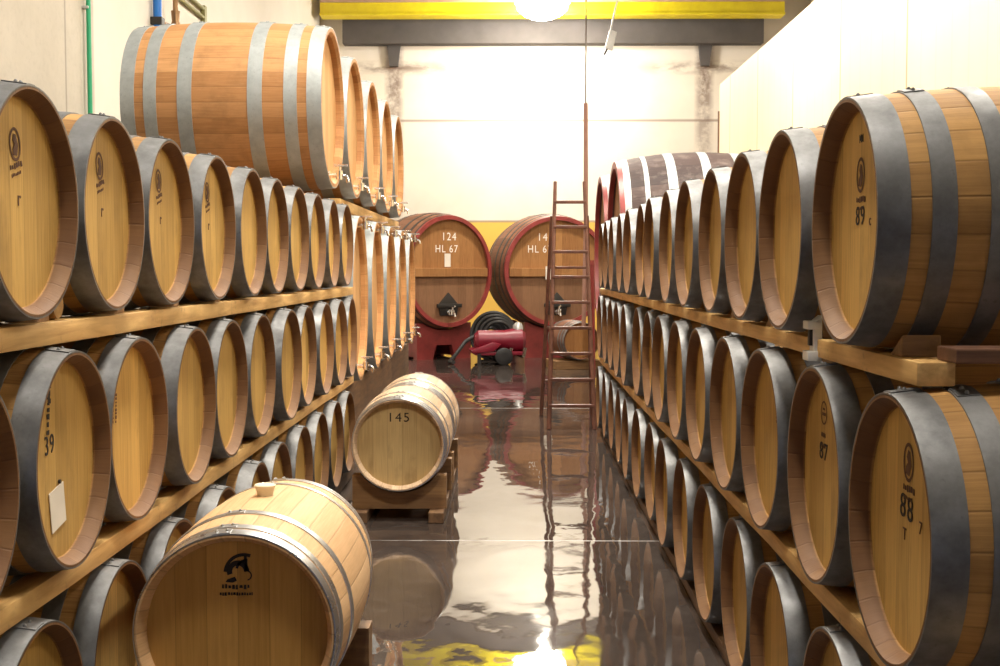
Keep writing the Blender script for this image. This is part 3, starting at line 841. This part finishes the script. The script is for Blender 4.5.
# ------------------------------------------------------------------ the two red-rimmed vats at the back
LV = 1.7
def make_vat(label, rh, rb, sy, l1, l2, tag_pos, seed):
    zc = rb
    hh = [(.02, .10), (.24, .31), (.52, .60), (1.10, 1.18), (1.40, 1.47), (1.60, 1.68)]
    v = make_cask('red_rimmed_vat', label, 'cask', 'red-rimmed vats at the far wall', LV, rh, rb, .065, .09, M['vat_stave'], M['vat_head'], M['black_iron'], hh, sy=sy, zc=zc, rim=M['red_paint'])
    fx = -LV / 2 + .09
    # darker lower half of the head, below the cross bar
    ri = rh - .065
    zs = -.10
    m = 30; a0 = math.acos(-zs / ri)
    pts = [(ri * sy * math.sin(a0 - 2 * a0 * q / m), zc - ri * math.cos(a0 - 2 * a0 * q / m)) for q in range(m + 1)]
    MB().prism(pts, 0, .012, M=Matrix.Rotation(PI / 2, 4, 'Z')).build('lower_boards', M['vat_lower'], v, smooth=0).location = (fx - .001, 0, 0)
    wb = math.sqrt(ri ** 2 - .02 ** 2) * sy
    MB().box((fx - .035, 0, zc - .02), (.09, wb * 1.96, .16)).build('cross_bar', M['vat_head'], v, bevel=.012, smooth=0)
    # man-door with clamp bar
    MB().prism([(-.17, -.80), (.17, -.80), (.20, -.60), (.0, -.38), (-.20, -.60)], -.02, .02, M=Matrix.Translation((fx - .03, 0, zc)) @ Matrix.Rotation(PI / 2, 4, 'Z')).build('man_door', M['black_iron'], v, bevel=.01)
    MB().box((fx - .07, 0, zc - .62), (.05, .50, .07)).build('clamp_bar', M['black_iron'], v, bevel=.01)
    tap(v, fx - .05, 0, zc - .74, 1.5)
    stamp(v, tm(l1, .20, M['white_paint']), tag_pos[2], .62, fx, zc, sx=.9); stamp(v, tm(l2, .19, M['white_paint']), tag_pos[2] - .05, .40, fx, zc, sx=.85)
    pm = MB().box((0, 0, .003), (.12, .24, .006)).mesh('paper_tag', M['paper'], smooth=0)
    stamp(v, pm, tag_pos[0], tag_pos[1], fx - .082 if tag_pos[1] < .1 else fx, zc, name='paper_tag', label='white paper tag')
    return v
v1 = make_vat('red-rimmed oval vat stencilled 124 over HL 67, beside the large orange casks', 1.0, 1.08, .86, '124', 'HL 67', (.0, .20, .03), 1)
v2 = make_vat('red-rimmed vat stencilled 14 behind the ladder at the far wall', 1.0, 1.08, .99, '14', 'HL 67', (-.17, -.03, -.27), 2)
A1, A2 = math.radians(30), math.radians(13)
def front_to_center(fx_, fy_, a):
    # barrel front (-x local) must look to -y turned by a towards +x
    d = Vector((math.sin(a), -math.cos(a)))
    return (fx_ - d.x * LV / 2, fy_ - d.y * LV / 2)
c1 = front_to_center(-1.14, 22.0, A1); c2 = front_to_center(.82, 22.4, A2)
ZV = 1.60
v1.location = (*c1, ZV - 1.08); v1.rotation_euler = (0, 0, PI / 2 + A1)
v2.location = (*c2, ZV - 1.08); v2.rotation_euler = (0, 0, PI / 2 + A2)
rs = profile_r(.47, LV, 1.0, 1.08) + .012
saddle_stand('cask_stand', 'red painted stand with arched gap under the vat stencilled 124', *c1, rs, ZV, .55, .14, .55, A1, 'red stands under the vats', M['red_paint'], sy=.86, top=.66)
saddle_stand('cask_stand', 'red painted block stand under the vat stencilled 14', *c2, rs, ZV, .55, .14, .55, A2, 'red stands under the vats', M['red_paint'], arch=False, top=.66)

# ------------------------------------------------------------------ red pump with hose between the vats
pu = thing('transfer_pump', 'red wheeled transfer pump parked between the two red-rimmed vats', 'pump', (-.25, 21.0, 0), .15)
MB().box((0, 0, .20), (.86, .42, .06)).build('chassis', M['pump_red'], pu, bevel=.015)
MB().rev([(-.42, .10), (-.36, .17), (.10, .17), (.26, .20), (.40, .20), (.46, .13)], 32, zc=.42, closed=False, cap=True).build('motor', M['pump_red'], pu)
MB().prism([(-.48, .20), (-.10, .24), (.02, .36), (-.12, .40), (-.50, .26)], -.24, .24).build('fairing', M['pump_red'], pu, bevel=.02)
for yy in (-.25, .25):
    w_ = MB().rev([(-.03, .06), (-.03, .13), (-.02, .15), (.02, .15), (.03, .13), (.03, .06)], 28, zc=0, cap=True, closed=False, M=Matrix.Translation((.06, yy, .15)) @ Matrix.Rotation(PI / 2, 4, 'Z')).build('wheel', M['rubber'], pu)
for xx in (.16, .40):
    MB().tube([(xx, -.22, .14), (xx + .03, -.24, .30)], .03, 10).build('outlet', M['chrome'], pu)
MB().tube([(.34, 0, .58), (.34, 0, .66), (.36, 0, .72)], [.09, .09, .05], 16).build('switch_box', M['galv_box'], pu)
MB().box((-.36, -.2, .10), (.06, .06, .20)).build('prop_leg', M['black_iron'], pu)
hc = thing('hose_coil', 'black rubber hose coil standing behind the red pump between the vats', 'hose', (-.30, 21.9, 0))
b = MB()
for i in range(4):
    cx, r_ = -.05 + .03 * i, .40 - .05 * i
    b.tube([(cx + r_ * math.cos(t_), -.06 * i + .02 * math.sin(3 * t_), .44 + r_ * 1.06 * math.sin(t_)) for t_ in [2 * PI * q / 40 for q in range(40)]], .032, 10, closed=True)
b.build('coil', M['rubber'], hc)
MB().tube([(-.3, -.1, .5), (-.55, -.25, .35), (-.72, -.5, .12), (-.80, -.75, .04), (-.72, -1.0, .04)], .034, 10).build('loose_end', M['rubber'], hc)

h2 = thing('hose_coil', 'larger dark hose coil leaning behind the pump by the stand of the 124 vat', 'hose', (-.42, 22.75, 0))
b = MB()
for i in range(6):
    r_ = .36 - .045 * i
    b.tube([(r_ * math.cos(t_), .20 * math.sin(t_) - .03 * (i % 2), .40 + r_ * 1.0 * math.sin(t_)) for t_ in [2 * PI * q / 40 for q in range(40)]], .034, 10, closed=True)
b.build('coil', M['rubber'], h2)
# ------------------------------------------------------------------ ladder
ld = thing('stepladder', 'dark brown wooden stepladder standing in the aisle at the far barrels', 'ladder', (.605, 12.48, 0))
TOPZ = 2.58
def rail_pts(side, foot_y, foot_w, top_w, ztop, ytop): return [(side * foot_w, foot_y, 0), (side * top_w, ytop, ztop)]
for s in (-1, 1):
    P = rail_pts(s, 0, .235, .155, TOPZ, .62)
    a_, c_ = Vector(P[0]), Vector(P[1]); d = c_ - a_
    MB().tube([a_, a_ + d * .5, c_], [.024, .023, .019], 8).build('front_rail', M['ladder'], ld)
for i in range(9):
    t_ = (.24 + .265 * i) / TOPZ
    if t_ > .97: break
    w_ = .235 + (.155 - .235) * t_
    MB().box((0, .62 * t_, TOPZ * t_), (2 * w_ + .02, .06, .032)).build('rung', M['ladder'], ld, bevel=.006)
for s in (-1, 1):
    MB().tube([(s * .285, 1.25, 0), (s * .19, .66, TOPZ * .86)], [.022, .018], 8).build('rear_rail', M['ladder'], ld)
for t_ in (.18, .45, .75):
    MB().box((0, 1.25 - .59 * t_, TOPZ * .86 * t_), (2 * (.285 - .095 * t_), .035, .028)).build('brace', M['ladder'], ld, bevel=.005)

# hanging pipe and companions behind the ladder
hp = thing('hanging_pipe', 'thin rusty pipe hanging on a cable behind the ladder', 'pipe', (1.10, 19.0, .70))
MB().tube([(0, 0, 0), (.03, 0, 1.6), (.02, 0, 3.5)], .035, 10).build('pipe', M['rust_pipe'], hp)
MB().tube([(.02, 0, 3.5), (.02, 0, ZC - .70)], .012, 8).build('cable', M['cable'], hp)
ps = thing('leaning_pole', 'short reddish pole standing beside the hanging pipe behind the ladder', 'pole', (1.24, 18.95, 0))
MB().tube([(0, 0, 0), (-.02, 0, 1.7)], .045, 10).build('shaft', M['red_paint'], ps)
MB().tube([(-.02, 0, 1.7), (-.022, 0, 1.78)], [.06, .05], 10).build('cap', M['red_paint'], ps)
sb = make_barrel('floor_barrel', 'small brown barrel with a pale hoop lying on a dark board behind the ladder', 'barrel', None, M['vat_stave'], M['vat_head'], M['hoop'], OLD, n=40)
sb.location = (1.0, 20.3, .14); sb.rotation_euler = (0, 0, PI / 2 + .25)
kb = MB().box((0, 0, .07), (.8, .7, .14)).build('low_skid', M['old_timber_x'], bevel=.008, smooth=0)
kb.location = (1.0, 20.3, 0); kb.rotation_euler = (0, 0, .25)
tag(kb, 'dark timber skid under the small barrel behind the ladder', 'skid')

# ------------------------------------------------------------------ pipes on the concrete wall
gp = thing('green_pipe', 'thin green vertical pipe fixed to the concrete wall', 'pipe', (XL + .06, 13.45, 0))
MB().tube([(0, 0, 0), (0, 0, ZC)], .026, 12).build('pipe', M['green_pipe'], gp)
for zz_ in (1.5, 3.0, 4.5, 6.5): MB().box((-.022, 0, zz_), (.066, .09, .03)).build('clip', M['galv_box'], gp, bevel=.004)
bp = thing('blue_pipe', 'bright blue vertical pipe with a brown valve on the concrete wall', 'pipe', (XL + .08, 16.0, 0))
MB().tube([(0, 0, 0), (0, 0, ZC)], .055, 16).build('pipe', M['blue_pipe'], bp)
MB().tube([(0, 0, 4.86), (.12, .25, 4.85), (.12, .42, 4.80)], .022, 10).build('branch', M['brass'], bp)
MB().tube([(.12, .42, 6.2), (.12, .42, 5.0)], .035, 10).build('riser', M['brass'], bp)
vv = MB().tube([(.12, .42, 5.08), (.12, .42, 4.95), (.12, .42, 4.80), (.12, .42, 4.62), (.12, .42, 4.52)], [.06, .05, .09, .075, .03], 14).build('valve', M['brass'], bp)
MB().box((0, 0, 4.86), (.15, .15, .10)).build('clamp', M['black_iron'], bp, bevel=.01)
cd = thing('wall_conduit', 'pair of olive conduits running along the concrete wall beside the blue pipe', 'conduit', (XL + .04, 17.4, 5.42))
for dz in (0, .13):
    MB().tube([(0, -1.15, dz), (0, 1.1, dz), (0, 1.2, dz - .06)], .030, 10).build('conduit', M['conduit'], cd)
MB().box((0, 1.16, .03), (.07, .12, .30)).build('end_clamp', M['conduit'], cd, bevel=.008)

# ------------------------------------------------------------------ world, camera
w = bpy.data.worlds.new('sky'); S.world = w; w.use_nodes = True
bg = w.node_tree.nodes['Background']; bg.inputs[0].default_value = (.25, .48, 1.0, 1); bg.inputs[1].default_value = 1.3
cam = bpy.data.cameras.new('camera'); co = bpy.data.objects.new('camera', cam); COL.objects.link(co)
cam.sensor_width = 36; cam.lens = 36 * F / 1000; cam.clip_end = 200; cam.clip_start = .05
co.location = (0, 0, CAMZ)
co.rotation_euler = (PI / 2 - math.atan(65 / F), 0, math.atan(13 / F))
S.camera = co
vs = S.view_settings
vs.view_transform = 'Standard'; vs.look = 'None'; vs.gamma = 1; vs.exposure = 0.15; vs.use_curve_mapping = False
